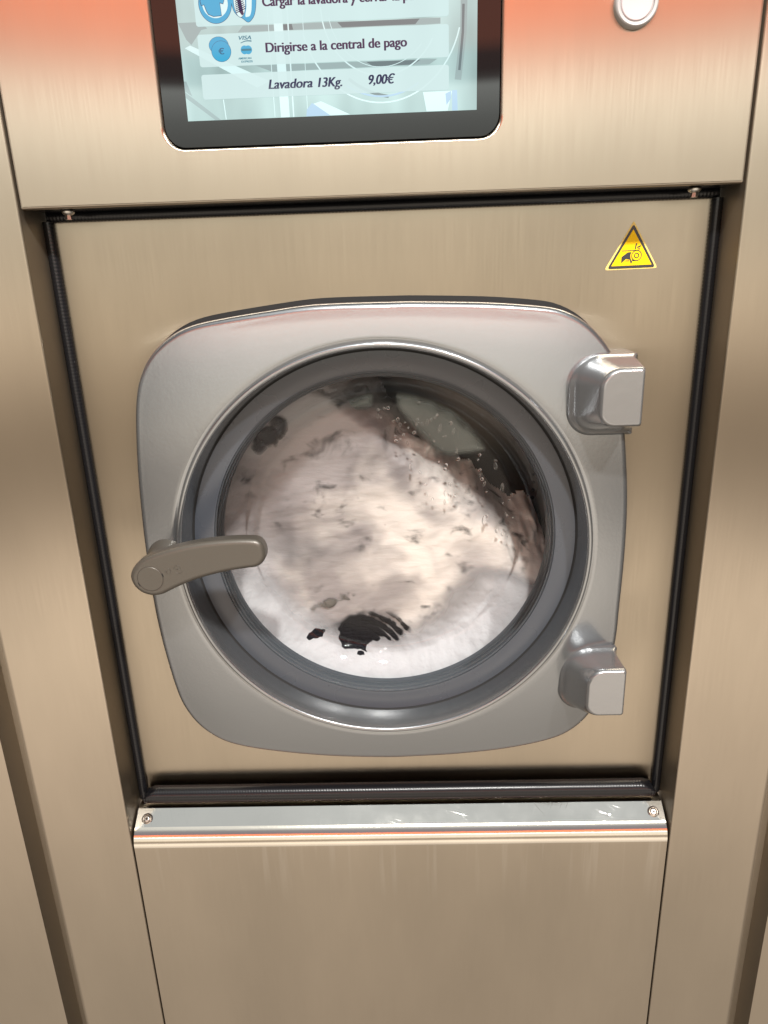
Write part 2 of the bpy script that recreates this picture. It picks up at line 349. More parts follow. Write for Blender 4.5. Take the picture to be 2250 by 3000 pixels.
# garment icon in a round opening, open door beside it
flat('drum_icon', [circ(-.1357, .5180, .0146, 48, .0150)], yt, D_EDGE); flat('drum_icon', [circ(-.1357, .5180, .0142, 48, .0146)], yt-.00008, D_CYAN)
flat('drum_icon', [circ(-.1357, .5180, .0112, 48, .0108)], yt-.00016, D_PALE)
flat('garment_icon', [[(-.1480, .5165), (-.1455, .5172), (-.1440, .5125), (-.1425, .5100), (-.1380, .5082), (-.1306, .5086), (-.1312, .5180), (-.1285, .5172), (-.1270, .5210), (-.1340, .5260), (-.1420, .5260), (-.1490, .5205)]], yt-.00024, D_EDGE)
flat('garment_icon', [[(-.1474, .5170), (-.1452, .5178), (-.1434, .5127), (-.1420, .5104), (-.1378, .5087), (-.1310, .5091), (-.1316, .5187), (-.1287, .5178), (-.1276, .5208), (-.1342, .5255), (-.1420, .5255), (-.1483, .5205)]], yt-.00032, D_CYAN)
flat('door_icon', [catmull([(-.1222, .5300), (-.1210, .5150), (-.1178, .5090), (-.1130, .5062), (-.1082, .5030), (-.1042, .5052), (-.1012, .5100), (-.0995, .5190), (-.1000, .5300)], 5)], yt, D_EDGE)
flat('door_icon', [catmull([(-.1218, .5300), (-.1206, .5152), (-.1175, .5093), (-.1128, .5066), (-.1082, .5034), (-.1045, .5055), (-.1016, .5101), (-.0999, .5190), (-.1004, .5300)], 5)], yt-.00008, D_CYAN)
flat('door_icon', [circ(-.1142, .5190, .0054, 36, .0122)], yt-.00016, D_EDGE); flat('door_icon', [circ(-.1142, .5190, .0050, 36, .0118)], yt-.00024, D_PALE)
flat('door_icon', [catmull([(-.1100, .5078), (-.1078, .5072), (-.1056, .5085), (-.1040, .5140), (-.1034, .5260), (-.1076, .5260), (-.1084, .5150)], 4)], yt-.00024, D_PALE)
flat('door_icon_hatch', [band([(-.1180+.0012*k*.0, .5230-.0014*k), (-.1128+.0004*k, .5262-.0014*k)], .0007) for k in range(10)] + [[(-.1165, .5230), (-.1135, .5230), (-.1112, .5095), (-.1128, .5082), (-.1150, .5110)]], yt-.00032, D_INK)

# push button
bt = obj('push_button', revolve([(.0185, .001), (.0185, -.0045), (.0180, -.0062), (.0168, -.0070), (.0148, -.0066), (.0140, -.0052), (.0136, -.0052)], 72), M_WHITE, mach, 40)
for v in bt.data.vertices: v.co.x += .2272-DX; v.co.z += .5030
cpb = obj('button_cap', revolve([(.0135, -.003), (.0135, -.0056), (.0128, -.0062), (.009, -.0060), (.004, -.0058), (.0001, -.0058)], 60, True), mat('button_cap', (.30, .25, .25), 0, .5), bt, 40)
for v in cpb.data.vertices: v.co.x += .2272-DX; v.co.z += .5030

# recessed front plate with the round opening
dp = obj('front_plate', plate([rrect(-.3345, .3345, -.372, .3600, .001, 1), circ(DX, 0, .200, 128)[::-1]], .050, .0015), M_STEEL2, mach, 30)
# warning sticker
st = obj('warning_sticker', plate([[(x, z) for x, z in catmull([(.2325, .2878), (.2560, .2881), (.2792, .2884), (.2812, .2900), (.2806, .2918), (.2688, .3115), (.2568, .3316), (.2553, .3322), (.2540, .3314), (.2425, .3110), (.2308, .2912), (.2304, .2890)], 4)]], .0496, .0003), mat('sticker_edge', (.60, .47, .13), 0, .5), mach)
YEL = mat('sticker_yellow', (.66, .43, .004), 0, .5, spec=.15); INK = mat('sticker_ink', (.016, .017, .020), 0, .4)
def tri3(a, b, c, r): 
    out = []
    P3 = [Vector(a), Vector(b), Vector(c)]
    for i in range(3):
        p, q, s = P3[i], P3[i-1], P3[(i+1) % 3]
        u = (q-p).normalized()*r; v = (s-p).normalized()*r
        for k in range(6):
            t = k/5; out.append(tuple((p+u)*(1-t)**2+p*2*t*(1-t)+(p+v)*t*t))
    return out
obj('sticker_border', plate([tri3((.2554, .3312), (.2316, .2888), (.2802, .2893), .0035)], .0492, .0001), INK, st)
obj('sticker_field', plate([[(.2553, .3259), (.2354, .2914), (.2762, .2919)]], .0490, .0001), YEL, st)
sy = .0488
flatm = lambda name, ols, m, y=sy: flat(name, ols, y, m, st)
flatm('hand_symbol', [[(.2452, .3000), (.2513, .3043), (.2549, .3044), (.2539, .3012), (.2547, .2977), (.2563, .2949), (.2555, .2932), (.2547, .2940), (.2536, .2971), (.2499, .2980), (.2452, .2940)], [(.2488, .2958), (.2499, .2965), (.2530, .2966), (.2533, .2958)], [(.2560, .2958), (.2600, .2958), (.2560, .2975)]], INK)
flatm('belt_symbol', [[(.2451, .3054), (.2451, .3061), (.2600, .3063), (.2600, .3056)]], INK)
flat('roller_symbol', [circ(.2603, .3010, .0053, 40), circ(.2603, .3010, .0045, 40)[::-1]], sy, INK, st, True)
flat('roller_symbol', [circ(.2603, .3010, .0026, 32), circ(.2603, .3010, .0017, 32)[::-1]], sy, INK, st, True)
flatm('splash_symbol', [[(.2579, .3069), (.2583, .3099), (.2588, .3129), (.2604, .3124), (.2594, .3099), (.2591, .3071)], [(.2603, .3080), (.2603, .3094), (.2617, .3098), (.2642, .3110), (.2637, .3092), (.2619, .3086)], [(.2605, .3073), (.2625, .3079), (.2639, .3073), (.2629, .3066)]], INK)

# ribbed rubber seals round the front plate
def seal(path, r, pitch=.0036, amp=.0004, n=14, squash=1.0, seg=.0008):
    """ribbed tube along a polyline of points (x, y, z)"""
    pts = [Vector(path[0])]
    for a, b in zip(path, path[1:]):
        a, b = Vector(a), Vector(b); k = max(1, int((b-a).length/seg))
        pts += [a.lerp(b, (i+1)/k) for i in range(k)]
    loops = []; L = 0
    for i, p in enumerate(pts):
        t = (pts[min(i+1, len(pts)-1)]-pts[max(i-1, 0)]).normalized()
        if i: L += (p-pts[i-1]).length
        yv = Vector((0, 1, 0)); s = t.cross(yv).normalized()
        ring = []
        for k in range(n):
            a = 2*PI*k/n; rr = r-amp*(abs(math.sin(PI*L/pitch))**6)*(.5+.5*math.sin(a*2+.6))
            ring.append(tuple(p+s*math.cos(a)*rr+yv*math.sin(a)*rr*squash))
        loops.append(ring)
    return loft(loops, True, True)
obj('side_seal', seal([(-.3345, .046, -.353), (-.3345, .046, .352)], .0058), M_RUB, mach, 70)
obj('side_seal', seal([(.3345, .046, -.353), (.3345, .046, .352)], .0058), M_RUB, mach, 70)
obj('top_seal', seal([(-.334, .047, .3560), (.334, .047, .3565)], .0050), M_RUB, mach, 70)
bs = seal([(-.3270, .036, -.3405), (.3270, .036, -.3405)], .0112, .0036, .0011, 22)
for v in bs.verts:                                              # ends cut at an angle
    d = abs(v.co.x)-.3110
    if d > 0 and v.co.z > -.3400: v.co.z = min(v.co.z, -.3400+max(.0005, .0108-d*.62)); 
obj('bottom_seal', bs, M_RUB, mach, 70)

# lower panel whose top edge rolls into the sill
prof = [(0, ZF+.02), (0, -.400)]
R0 = .028; z0 = -.394
for i in range(13):
    a = math.radians(54*i/12); prof.append((R0*(1-math.cos(a)), z0+R0*math.sin(a)))
prof.append((.0300, z0+R0*math.sin(math.radians(54))+(.0300-R0*(1-math.cos(math.radians(54))))*math.cos(math.radians(54))/math.sin(math.radians(54))))
zf = prof[-1][1]
prof += [(.0312, zf+.0006), (.050, zf+.0015), (.050, ZF+.02)]
nflat = len(prof)
lp = obj('lower_panel', extrude_x([p for p in prof], -HP, HP), M_LOWER, mach, 30)
# the sill face gets the worn finish
lp.data.materials.append(M_SILL); lp.data.materials.append(M_ROLL)
for p in lp.data.polygons:
    c = p.center
    if c.z > -.3935 and c.y < .031 and len(p.vertices) == 4: p.material_index = 1 if c.y > .0118 else 2
nrm = Vector((0, -.643, .766)).normalized()
for x in (-.3236, .3243):
    c = Vector((x, .0195, -.3640)); c.z = -.3726+(c.y-.010)*(zf+.3726)/.020
    T = Matrix.Translation(c) @ nrm.to_track_quat('Z', 'Y').to_matrix().to_4x4()
    def lathe(prof, n=40):
        bm = loft([[(r*math.cos(2*PI*i/n), r*math.sin(2*PI*i/n), h) for i in range(n)] for r, h in prof], cap1=True); bm.transform(T); return bm
    sc = obj('screw', lathe([(.0062, -.001), (.0062, .0006), (.0056, .0010), (.0052, .0006), (.0046, .0004), (.0042, .0022), (.0032, .0030), (.0024, .0030)]), M_SCREW, mach, 40)
    bm = bmesh.new(); n = 36
    vs = [bm.verts.new((rr*math.cos(2*PI*i/n), rr*math.sin(2*PI*i/n), .0031)) for i in range(n) for rr in [.0017+.0005*math.cos(6*2*PI*i/n)]]
    bm.faces.new(vs); bm.transform(T); obj('torx_socket', bm, M_SOCKET, sc)
    obj('washer_ring', lathe([(.0072, -.001), (.0072, .0003), (.0063, .0003), (.0063, -.001)]), M_SOCKET, sc, 40)

# ------------------------------------------------------------------ the door
outline = [(0.0115, 0.2647), (-0.0638, 0.2646), (-0.1139, 0.2598), (-0.1653, 0.2532), (-0.1932, 0.2480), (-0.2132, 0.2402), (-0.232, 0.2274), (-0.2451, 0.213), (-0.2543, 0.1963), (-0.2597, 0.1794), (-0.2638, 0.152), (-0.2680, 0.099), (-0.2700, 0.053), (-0.2710, 0.0165), (-0.2711, -0.0487), (-0.2695, -0.0914), (-0.2660, -0.1333), (-0.2608, -0.1773), (-0.2545, -0.2019), (-0.2416, -0.2260), (-0.2222, -0.2442), (-0.2004, -0.2542), (-0.1592, -0.2615), (-0.0823, -0.2684), (-0.0062, -0.2711), (0.0173, -0.2706), (0.0807, -0.2686), (0.1438, -0.2636), (0.1947, -0.2541), (0.2191, -0.2410), (0.2352, -0.2220), (0.2470, -.1950), (0.2582, -0.1263), (0.2594, -0.0722), (0.2601, -0.0092), (0.2592, 0.0386), (0.2567, 0.0756), (0.2509, 0.1288), (.2455, .172), (0.2370, 0.2010), (0.2275, 0.2167), (0.2141, 0.2316), (0.2003, 0.2425), (0.1798, 0.2520), (0.1579, 0.256), (0.1085, 0.2608), (0.043, 0.2640)]
oc = catmull(outline, 10)
polar = sorted((math.atan2(z, x-DX), math.hypot(x-DX, z)) for x, z in oc)
def Rout(a):
    a = (a+PI) % (2*PI)-PI
    lo, hi = 0, len(polar)-1
    if a <= polar[0][0] or a >= polar[-1][0]: return (polar[0][1]+polar[-1][1])/2
    while hi-lo > 1:
        m = (lo+hi)//2
        if polar[m][0] <= a: lo = m
        else: hi = m
    t = (a-polar[lo][0])/(polar[hi][0]-polar[lo][0]+1e-12); return polar[lo][1]*(1-t)+polar[hi][1]*t
NA = 720
Rs = [Rout(2*PI*i/NA) for i in range(NA)]
for _ in range(3): Rs = [(Rs[i-2]+Rs[i-1]*2+Rs[i]*3+Rs[(i+1) % NA]*2+Rs[(i+2) % NA])/9 for i in range(NA)]
smooth_ = lambda z: max(0, min(1, z/.2))
Yd = lambda r: .0030+.112*(r-.227)+.55*(r-.227)**2
loops = []
def dloop(f): loops.append([(DX+r*math.cos(2*PI*i/NA), y, r*math.sin(2*PI*i/NA)) for i in range(NA) for r, y in [f(i)]])
dloop(lambda i: (.2176, .0345)); dloop(lambda i: (.2196, .0180)); dloop(lambda i: (.2210, .0080))
for k in range(7):                                              # rolled lip round the opening
    a = math.radians(10+k*25); dloop(lambda i: (.2245-.0030*math.cos(a), Yd(.2245)+.0004-.0030*math.sin(a)))
dloop(lambda i: (.2282, Yd(.2282)+.0014)); dloop(lambda i: (.2300, Yd(.2300)+.0006))
NR = 12
for k in range(NR+1):
    t = k/NR; dloop(lambda i: (lambda r: (r, Yd(r)))(.2312+(Rs[i]-.0068-.2312)*t))
for k in range(1, 7):
    a = math.radians(15*k); dloop(lambda i: (Rs[i]-.0068+.0068*math.sin(a), Yd(Rs[i]-.0068)+.0068*(1-math.cos(a))))
dloop(lambda i: (Rs[i], .0440)); dloop(lambda i: (Rs[i]-.004, .0480))
door = obj('door', loft(loops), M_DOOR, mach, 60)
sheet_outline = [(x, z+(.0062 if z > 0 else 0)*smooth_(z)) for x, z in [(DX+(Rs[i]-.001)*math.cos(2*PI*i/NA), (Rs[i]-.001)*math.sin(2*PI*i/NA)) for i in range(0, NA, 3)]]
obj('black_door_sheet', plate([sheet_outline, circ(DX, 0, .21, 96)[::-1]], .0490, .0008), M_BLACK, door)  # flat black sheet behind the door, standing out along its top edge
# shadow gap and dark ring
obj('ring_gasket', revolve([(.2178, .0330), (.2162, .0345), (.2150, .0420)]), M_BLACK, door, 30)
ring = obj('dark_ring', revolve([(.2164, .0385), (.2164, .0352), (.2158, .0346), (.2050, .0352), (.1975, .0362), (.1945, .0372)]), M_RING, door, 50)
rp_ = [(.1945, .0372)]
for k in range(3):                                              # fine steps of the glass seat
    r = .1945-k*.0023; y = .0372+k*.0040; rp_ += [(r-.0002, y+.0004), (r-.0005, y+.0022), (r-.0018, y+.0026), (r-.0023, y+.0040)]
obj('glass_seat', revolve(rp_ + [(.1872, .056)]), mat('seat_rubber', (.046, .053, .062), 0, .34), door, 30)
# glass bowl
def glass_mat():
    m = bpy.data.materials.new('clear_glass'); m.use_nodes = True; nt = m.node_tree; nt.nodes.clear()
    o = nd(nt, 'ShaderNodeOutputMaterial'); g = nd(nt, 'ShaderNodeBsdfGlossy'); t = nd(nt, 'ShaderNodeBsdfTransparent'); x = nd(nt, 'ShaderNodeMixShader'); fr = nd(nt, 'ShaderNodeFresnel')
    fr.inputs[0].default_value = 1.27; g.inputs['Roughness'].default_value = .02; t.inputs[0].default_value = (.985, .99, .985, 1)
    nt.links.new(fr.outputs[0], x.inputs[0]); nt.links.new(t.outputs[0], x.inputs[1]); nt.links.new(g.outputs[0], x.inputs[2]); nt.links.new(x.outputs[0], o.inputs[0]); return m
BOWL = [(.1930, .0368), (.1922, .0352), (.1905, .0350), (.1890, .0370), (.1882, .0450), (.1862, .0530), (.1800, .0620), (.1710, .0715)]
BOWL += [(.1665-.0085*math.sin(math.radians(a))*.9-.0, .0752+.0085*(1-math.cos(math.radians(a)))*.8) for a in (20, 40, 60, 80)] + [(.1520, .0836), (.130, .0852), (.100, .0862), (.05, .0870), (.001, .0872)]
gl = obj('glass_bowl', revolve(BOWL, 200, True), glass_mat(), door, 60)
# rubber boot and drum behind
obj('drum_boot', revolve([(.1990, .0505), (.2010, .052), (.2030, .060), (.2000, .075), (.2030, .085), (.2100, .095)]), M_BOOT, mach, 40)
obj('drum', revolve([(.2070, .092), (.2120, .096), (.2400, .110), (.2400, .36), (.2200, .37), (.001, .37)], 160, True), M_DRUM, mach, 40)

# hinges
def hinge(secs):
    loops = []
    for y, x0, x1, z0, z1, rl, rr in secs:
        loops.append([(x, y, z) for x, z in rrect(x0, x1, z0, z1, (rl, rr, rr, rl*1.35), 10)])
    return loft(loops, False, True)
obj('hinge', hinge([(.050, .1860, .2575, .1260, .2085, .026, .002), (.0040, .1865, .2545, .1262, .2085, .026, .002), (.0015, .1885, .2520, .1290, .2078, .024, .003), (-.0005, .1912, .2510, .1318, .2068, .022, .003), (-.004, .1938, .2505, .1338, .2058, .020, .003),
                    (-.010, .1958, .2500, .1348, .2048, .019, .003), (-.028, .2015, .2490, .1395, .2020, .0165, .003), (-.0400, .2052, .2482, .1430, .2000, .0150, .003), (-.0430, .2066, .2472, .1440, .1992, .0145, .003), (-.0448, .2084, .2462, .1454, .1978, .013, .0028), (-.0456, .2104, .2444, .1472, .1958, .0115, .002)]), M_HINGE, door, 50)
obj('hinge', hinge([(.050, .1930, .2585, -.2030, -.1215, .026, .002), (.0070, .1935, .2580, -.2025, -.1220, .026, .002), (.0045, .1955, .2565, -.2000, -.1226, .025, .003), (.002, .1978, .2555, -.1975, -.1234, .023, .003), (-.002, .2000, .2550, -.1955, -.1240, .021, .003),
                    (-.010, .2020, .2545, -.1935, -.1240, .0195, .003), (-.028, .2072, .2540, -.1860, -.1226, .0165, .003), (-.0400, .2108, .2538, -.1800, -.1215, .0145, .003), (-.0430, .2122, .2535, -.1787, -.1222, .014, .003), (-.0448, .2140, .2525, -.1772, -.1236, .0125, .0028), (-.0456, .2160, .2508, -.1752, -.1256, .011, .002)]), M_HINGE, door, 50)

# door handle
HO = [(-0.2660, 0.0058), (-0.2664, -0.0017), (-0.2630, -0.01), (-0.2558, -0.0165), (-0.246, -0.0195), (-0.2361, -0.0183), (-0.228, -0.0147), (-0.2165, -0.0094), (-0.1995, -0.0028), (-0.1828, 0.002), (-0.163, 0.0062), (-0.1446, 0.0088), (-0.136, 0.0098), (-0.1293, 0.0133), (-0.1250, 0.0200), (-0.1245, 0.0270), (-0.1266, 0.0345), (-0.1313, 0.0390), (-0.1375, 0.0404), (-0.1523, 0.0408), (-0.1734, 0.0398), (-0.1948, 0.0374), (-0.2165, 0.0332), (-0.2386, 0.0270), (-0.2522, 0.0212), (-0.2606, 0.0145)]
hc = catmull(HO, 6)
def handle_mesh():
    n = len(hc); loops = []
    nrm = []
    for i in range(n):
        a, b = hc[i-1], hc[(i+1) % n]; dx, dz = b[0]-a[0], b[1]-a[1]; l = math.hypot(dx, dz); nrm.append((-dz/l, dx/l))
    if sum(hc[i-1][0]*hc[i][1]-hc[i][0]*hc[i-1][1] for i in range(n)) < 0: nrm = [(-a, -b) for a, b in nrm]
    bend = lambda x: .000                                         # straight bar
    yf, yb, r = -.0520, -.0330, .0055
    for k in range(0, 7):                                       # back edge round
        a = math.radians(15*k); loops.append([(x+u*r*.7*(1-math.sin(a)), yb-r*.7*(1-math.cos(a)), z+w*r*.7*(1-math.sin(a))) for (x, z), (u, w) in zip(hc, nrm)])
    for k in range(0, 10):
        a = math.radians(10*k); loops.append([(x+u*r*(1-math.cos(a)), yf+r*(1-math.sin(a)), z+w*r*(1-math.cos(a))) for (x, z), (u, w) in zip(hc, nrm)])
    return loft(loops, True, True)
hd = obj('door_handle', handle_mesh(), M_HANDLE, door, 50)
hx, hz = -.2452, .0008
def lathe_y(prof, cx, cz, n=64, cap=True):
    return loft([[(cx+r*math.cos(2*PI*i/n), y, cz+r*math.sin(2*PI*i/n)) for i in range(n)] for r, y in prof], cap1=cap)
obj('handle_boss', lathe_y([(.0250, .014), (.0235, .004), (.0200, -.004), (.0190, -.012), (.0185, -.036)], hx+.0010, hz-.001), M_HANDLE, hd, 50)
obj('handle_cap', lathe_y([(.0132, -.050), (.0132, -.0524), (.0128, -.0527), (.0126, -.0528)], hx, hz), M_HANDLE, hd, 30)
obj('cap_gap', plate([circ(hx, hz, .0138, 60), circ(hx, hz, .0133, 60)[::-1]], -.0523, .001), mat('cap_gap_dark', (.05, .042, .034), 0, .6), hd)
for a0, a1 in ((8, 24), (196, 214)): obj('cap_notch', plate([ringp(hx, hz, .0138, .0008, a0, a1, n=8)], -.0524, .0004), M_BLACK, hd)
# embossed turn and lock marks
bm = bmesh.new()
for o_ in (ringp(-.2268, .0088, .0036, .0004, -60, 75, n=14), band([(-.2292, .0078), (-.2262, .0100)], .0005), band([(-.2292, .0104), (-.2268, .0060)], .0005),
           ringp(-.2160, .0115, .0034, .0004, 0, 190, n=16), ringp(-.2152, .0105, .0044, .0004, 235, 335, n=14), band([(-.2175, .0105), (-.2128, .0105)], .0005), circ(-.2152, .0118, .0007, 10)):
    bm.from_mesh(plate([o_], -.0524, .0006, .0001, 1))
obj('embossed_mark', bm, M_HANDLE, hd)

# ------------------------------------------------------------------ inside: laundry, suds, drops
WR = [(.2060, .0640), (.1960, .0660), (.1860, .0730), (.1770, .0810), (.1690, .0880), (.1560, .0915), (.1350, .0935), (.1000, .0945), (.0600, .0950), (.0200, .0955), (.0005, .0955)]
def wrap(u):
    u = max(0, min(u, .9999))*(len(WR)-1); i = int(u); t = u-i
    return WR[i][0]*(1-t)+WR[i+1][0]*t, WR[i][1]*(1-t)+WR[i+1][1]*t
def smooth(a, b, x):
    t = max(0, min(1, (x-a)/(b-a))); return t*t*(3-2*t)
def cloth_mesh():
    nu, na = 150, 420; loops = []
    for j in range(nu+1):
        r0, y0 = wrap((j/nu)); row = []
        for i in range(na):
            a = 2*PI*i/na; x, z = r0*math.cos(a), r0*math.sin(a)
            p = Vector((x, z, 0))
            edge = noise.fractal(Vector((x*14, z*14, 3)), 1, 2, 4)*.016
            d = (x*.66+z*.75)-.094+edge
            rec = smooth(-.022, .060, d)*.15
            dist = noise.noise_vector(Vector((x*8, z*8, 1)))*.6
            q = Vector((x*10+z*5, z*26-x*9, 7))+dist
            fold = noise.fractal(q, 1, 2, 4)
            big = noise.noise(Vector((x*9, z*9, 11)))
            y = y0+.006+rec+fold*.0035+big*.006
            y = max(y, y0+.001)
            rr = r0*(1-.05*smooth(0, .04, d))
            row.append((DX+rr*math.cos(a), y, rr*math.sin(a)))
        loops.append(row)
    bm = loft(loops, False, False)
    bmesh.ops.delete(bm, geom=[v for v in bm.verts if v.co.y > .20], context='VERTS')
    return bm
def blotch(m, cols, streak=True):
    nt = m.node_tree; t = nd(nt, 'ShaderNodeTexCoord')
    wn = nd(nt, 'ShaderNodeTexNoise'); wn.inputs['Scale'].default_value = 9; nt.links.new(t.outputs['Object'], wn.inputs['Vector'])
    mw = nd(nt, 'ShaderNodeMix', data_type='VECTOR'); mw.inputs['Factor'].default_value = .08
    nt.links.new(t.outputs['Object'], mw.inputs['A']); nt.links.new(wn.outputs['Color'], mw.inputs['B'])
    def ns(rot, scl, s, lo, hi, det=3):
        mp = nd(nt, 'ShaderNodeMapping'); mp.inputs['Rotation'].default_value = (0, rot, 0); mp.inputs['Scale'].default_value = scl
        n = nd(nt, 'ShaderNodeTexNoise'); n.inputs['Scale'].default_value = s; n.inputs['Detail'].default_value = det
        r = nd(nt, 'ShaderNodeMapRange'); r.interpolation_type = 'SMOOTHSTEP'; r.inputs[1].default_value = lo; r.inputs[2].default_value = hi
        nt.links.new(mw.outputs['Result'], mp.inputs[0]); nt.links.new(mp.outputs[0], n.inputs['Vector']); nt.links.new(n.outputs['Fac'], r.inputs[0]); return r
    def mix(a, fac, b):
        x = nd(nt, 'ShaderNodeMix', data_type='RGBA'); nt.links.new(fac, x.inputs['Factor'])
        if isinstance(a, tuple): x.inputs['A'].default_value = (*a, 1)
        else: nt.links.new(a, x.inputs['A'])
        x.inputs['B'].default_value = (*b, 1); return x.outputs['Result']
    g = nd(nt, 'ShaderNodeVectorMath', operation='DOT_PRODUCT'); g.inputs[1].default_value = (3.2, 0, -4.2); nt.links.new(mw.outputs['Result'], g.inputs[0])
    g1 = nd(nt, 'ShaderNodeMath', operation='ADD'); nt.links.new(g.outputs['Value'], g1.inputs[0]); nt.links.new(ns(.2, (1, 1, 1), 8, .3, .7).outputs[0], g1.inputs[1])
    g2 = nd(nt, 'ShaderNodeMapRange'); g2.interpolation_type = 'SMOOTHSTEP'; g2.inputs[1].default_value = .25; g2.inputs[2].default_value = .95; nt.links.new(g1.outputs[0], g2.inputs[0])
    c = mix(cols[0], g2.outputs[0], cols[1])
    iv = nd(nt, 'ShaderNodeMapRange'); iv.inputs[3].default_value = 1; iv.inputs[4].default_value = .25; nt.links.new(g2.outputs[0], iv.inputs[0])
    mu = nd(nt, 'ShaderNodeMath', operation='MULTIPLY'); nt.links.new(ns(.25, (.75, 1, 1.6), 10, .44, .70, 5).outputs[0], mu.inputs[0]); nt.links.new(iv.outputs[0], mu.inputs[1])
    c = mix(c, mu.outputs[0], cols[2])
    c = mix(c, ns(.25, (.8, 1, 1.3), 38, .575, .76, 3).outputs[0], cols[3])
    nt.links.new(c, P(m).inputs['Base Color'])
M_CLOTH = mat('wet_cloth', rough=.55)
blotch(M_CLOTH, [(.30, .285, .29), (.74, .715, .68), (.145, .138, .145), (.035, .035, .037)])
bump_from(M_CLOTH, noise_to(M_CLOTH, None, 0, 1, (.6, 1, 2.0), 70, 5, rot=(0, .25, 0)).outputs[0], .3, .002)
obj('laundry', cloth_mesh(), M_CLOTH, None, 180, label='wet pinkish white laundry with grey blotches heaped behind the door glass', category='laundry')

def feather(m, hi=.5, grain=.0):
    # thin, see-through wet edge
    nt = m.node_tree; at = nd(nt, 'ShaderNodeAttribute'); at.attribute_name = 'cover'
    r = nd(nt, 'ShaderNodeMapRange'); r.interpolation_type = 'SMOOTHSTEP'; r.inputs[1].default_value = 0; r.inputs[2].default_value = hi
    nt.links.new(at.outputs['Fac'], r.inputs[0]); nt.links.new(r.outputs[0], P(m).inputs['Alpha']); return m
def patch(name, test, y_off, thick, x0, x1, z0, z1, step, m, lump=.004, fr=40, **pr):
    """lumpy free-form cloth or foam following the back of the glass; test(x,z)->height 0..1"""
    nx, nz = int((x1-x0)/step), int((z1-z0)/step); bm = bmesh.new(); V = {}; lay = bm.verts.layers.float.new('cover')
    def bowl_y(r):
        if r >= WR[0][0]: return WR[0][1]
        for (r1, y1), (r2, y2) in zip(WR, WR[1:]):
            if r2 <= r <= r1: return y1+(y2-y1)*(r1-r)/(r1-r2)
        return WR[-1][1]
    for i in range(nx+1):
        for j in range(nz+1):
            x, z = x0+i*step, z0+j*step; h = test(x, z)
            if h > 0:
                hh = math.sqrt(min(1, h)); r = math.hypot(x-DX, z)
                y = bowl_y(r)+y_off+thick*(1-hh)-lump*hh*noise.fractal(Vector((x*fr, z*fr, 2.2)), 1, 2, 4)*.5
                V[i, j] = bm.verts.new((x, y, z)); V[i, j][lay] = min(1, h)
    for i in range(nx):
        for j in range(nz):
            q = [(i, j), (i+1, j), (i+1, j+1), (i, j+1)]
            if all(k in V for k in q): bm.faces.new([V[k] for k in q])
    bmesh.ops.delete(bm, geom=[v for v in bm.verts if not v.link_faces], context='VERTS')
    bmesh.ops.recalc_face_normals(bm, faces=bm.faces)
    o = obj(name, bm, m, None, 180, **pr)
    so = o.modifiers.new('thick', 'SOLIDIFY'); so.thickness = .003; so.offset = 0
    return o
def black_test(x, z):
    X, Z = x+.031, z+.1440
    c, q = math.cos(.10), math.sin(.10); u = (X*c+Z*q)/.058; w = (-X*q+Z*c)/.0315
    h = 1-(u*u+w*w)
    # curved pale ribs over the right and upper part
    rr = math.hypot(x+.062, z+.200)
    rib = math.sin(rr*2*PI/.0095+noise.noise(Vector((x*40, z*40, 3)))*1.6)
    h2 = h*1.5-max(0, rib)*smooth(-.060, -.005, x)*(.9+.5*smooth(-.15, -.125, z))
    u2 = ((x+.100)/.024); w2 = ((z+.1405)/.0100)
    h3 = 1.1-(u2*u2+w2*w2)
    return max(h2, h3)+noise.fractal(Vector((x*60+z*20, z*95-x*30, 5)), 1, 2, 4)*.32
M_BLK = mat('black_wet_cloth', (.006, .006, .008), 0, .85, spec=.1)
bump_from(M_BLK, noise_to(M_BLK, None, 0, 1, (.7, 1, 2), 120, 4, rot=(0, -.3, 0)).outputs[0], .5, .003)
feather(M_BLK, .8)
patch('black_garment', black_test, -.0006, .006, -.135, .030, -.190, -.105, .0012, M_BLK, .002, 60, label='black garment pressed against the foot of the door glass', category='garment')
def dark2(x, z):
    u = ((x+.136)*math.cos(.75)+(z-.120)*math.sin(.75))/.030; w = (-(x+.136)*math.sin(.75)+(z-.120)*math.cos(.75))/.014
    return (1-(u*u+w*w))*1.2+noise.fractal(Vector((x*40+z*60, z*40-x*70, 9)), 1, 2, 3)*.9-.05
patch('dark_sock', dark2, .0004, .008, -.18, -.095, .085, .155, .0014, feather(mat('charcoal_wet_cloth', (.045, .04, .04), 0, .7), 1.3), .003, 50, label='small charcoal sock at the upper left of the wet laundry', category='sock')
def grey_test(x, z):
    u = ((x+.075)*math.cos(-.25)-(z+.098)*math.sin(-.25))/.038; w = ((x+.075)*math.sin(-.25)+(z+.098)*math.cos(-.25))/.009
    return (1-(u*u+w*w))*1.0+noise.fractal(Vector((x*70+z*60, z*110, 4)), 1, 2, 4)*.9-.5
patch('grey_rag', grey_test, .0008, .004, -.13, -.02, -.125, -.07, .0012, feather(mat('grey_wet_cloth', (.10, .095, .085), 0, .5), .8), .002, 60, label='frayed grey rag above the black garment', category='rag')
def foam_test(x, z):
    r = math.hypot(x-DX, z); a = math.degrees(math.atan2(z, x-DX))
    if r > .2055: return -1
    inner = .166+noise.fractal(Vector((x*28, z*28, 1)), 1, 2, 4)*.010
    mid = math.exp(-((a+78)/38)**2)*.016
    d = (r-(inner-mid-.030-.028*smooth(-75, -45, a)))/.055
    side = smooth(-12, -32, a) if a > -90 else smooth(-178, -155, a)
    side = side if a <= 0 else 0
    if -155 <= a <= -32: side = 1
    return d*side-(1-side)*.5
M_FOAM = mat('suds', (.34, .342, .355), 0, .8)
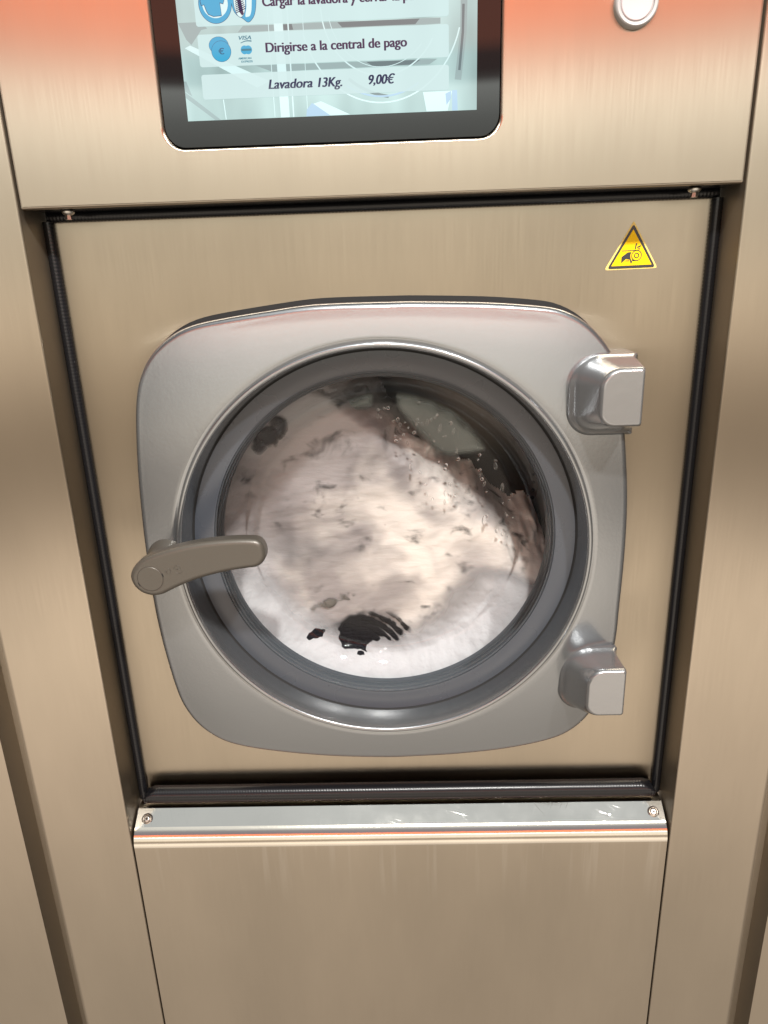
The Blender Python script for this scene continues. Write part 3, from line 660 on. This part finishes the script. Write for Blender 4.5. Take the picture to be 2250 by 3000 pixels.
bump_from(M_FOAM, noise_to(M_FOAM, None, 0, 1, (1, 1, 1), 60, 5).outputs[0], .3, .004)
feather(M_FOAM, 1.0)
patch('soap_suds', foam_test, -.0008, .0045, -.215, .205, -.210, .06, .0016, M_FOAM, .006, 30, kind='stuff')

# ceiling-light reflections in the door glass, shaped as soft grey-green patches
M_REFLECTION = mat('painted_reflection', (.10, .112, .108), .5, .38); noise_to(M_REFLECTION, 'Roughness', .25, .5, (1, 1, 1), 12, 3)
feather(M_REFLECTION, .95)
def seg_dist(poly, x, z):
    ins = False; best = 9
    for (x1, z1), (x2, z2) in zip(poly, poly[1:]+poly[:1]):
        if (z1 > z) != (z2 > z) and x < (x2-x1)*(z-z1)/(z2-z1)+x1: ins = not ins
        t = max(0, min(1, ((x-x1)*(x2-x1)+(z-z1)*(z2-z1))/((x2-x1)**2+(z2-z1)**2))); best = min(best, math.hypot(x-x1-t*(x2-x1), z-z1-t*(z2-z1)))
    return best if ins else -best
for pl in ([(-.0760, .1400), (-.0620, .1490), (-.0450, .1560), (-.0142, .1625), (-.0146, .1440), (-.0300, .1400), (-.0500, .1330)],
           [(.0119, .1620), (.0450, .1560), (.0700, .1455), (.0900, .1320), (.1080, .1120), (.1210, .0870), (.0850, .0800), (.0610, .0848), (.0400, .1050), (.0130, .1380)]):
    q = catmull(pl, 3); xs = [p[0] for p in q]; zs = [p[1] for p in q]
    patch('reflection_patch', lambda x, z: seg_dist(q, x, z)/.012*(1+.5*noise.noise(Vector((x*60, z*60, 8)))), .020, .004, min(xs), max(xs), min(zs), max(zs), .0014, M_REFLECTION, .002, 25).parent = mach
# water drops and runs on the back of the glass
bm = bmesh.new()
for k in range(78):
    if k < 46: x = random.uniform(-.01, .125); z = .150-.75*max(0, x)-random.random()**1.5*.075+random.uniform(-.008, .008)
    else: a = math.radians(random.uniform(-8, 75)); r = random.uniform(.13, .160); x, z = DX+r*math.cos(a), r*math.sin(a)
    if math.hypot(x-DX, z) > .158: continue
    s = random.uniform(.0006, .0022); e = random.choice((1, 1, 1.4, 2.6))
    bmesh.ops.create_uvsphere(bm, u_segments=12, v_segments=8, radius=s, matrix=Matrix.Translation((x, .0858, z)) @ Matrix.Rotation(random.uniform(-.3, .3), 4, 'Y') @ Matrix.Diagonal((1, .5, e, 1)))
M_DROP = mat('water', (1, 1, 1), 0, .02, ior=1.33); P(M_DROP).inputs['Transmission Weight'].default_value = 1
obj('water_drops', bm, M_DROP, None, 60, kind='stuff')

# ------------------------------------------------------------------ steel panels either side
for s, side in ((-1, 'left'), (1, 'right')):
    bm = bmesh.new(); x0, x1 = sorted((s*(B+.0015), s*(B+.42)))
    box(bm, x0, x1, .016, .11, ZF, ZT)
    bmesh.ops.bevel(bm, geom=[e for e in bm.edges if abs(e.verts[0].co.z-e.verts[1].co.z) > .5 and e.verts[0].co.y < .05], offset=.034, segments=16, affect='EDGES')
    obj('filler_panel', bm, M_STEEL, None, 30, label='plain brushed steel filler panel just %s of the machine' % side, category='panel', group='steel panels beside the machine')

for o in C.objects:                                             # the machine's Empty stands on the floor; keep its parts where they were built
    if o.parent is mach: o.matrix_parent_inverse = _root_inv
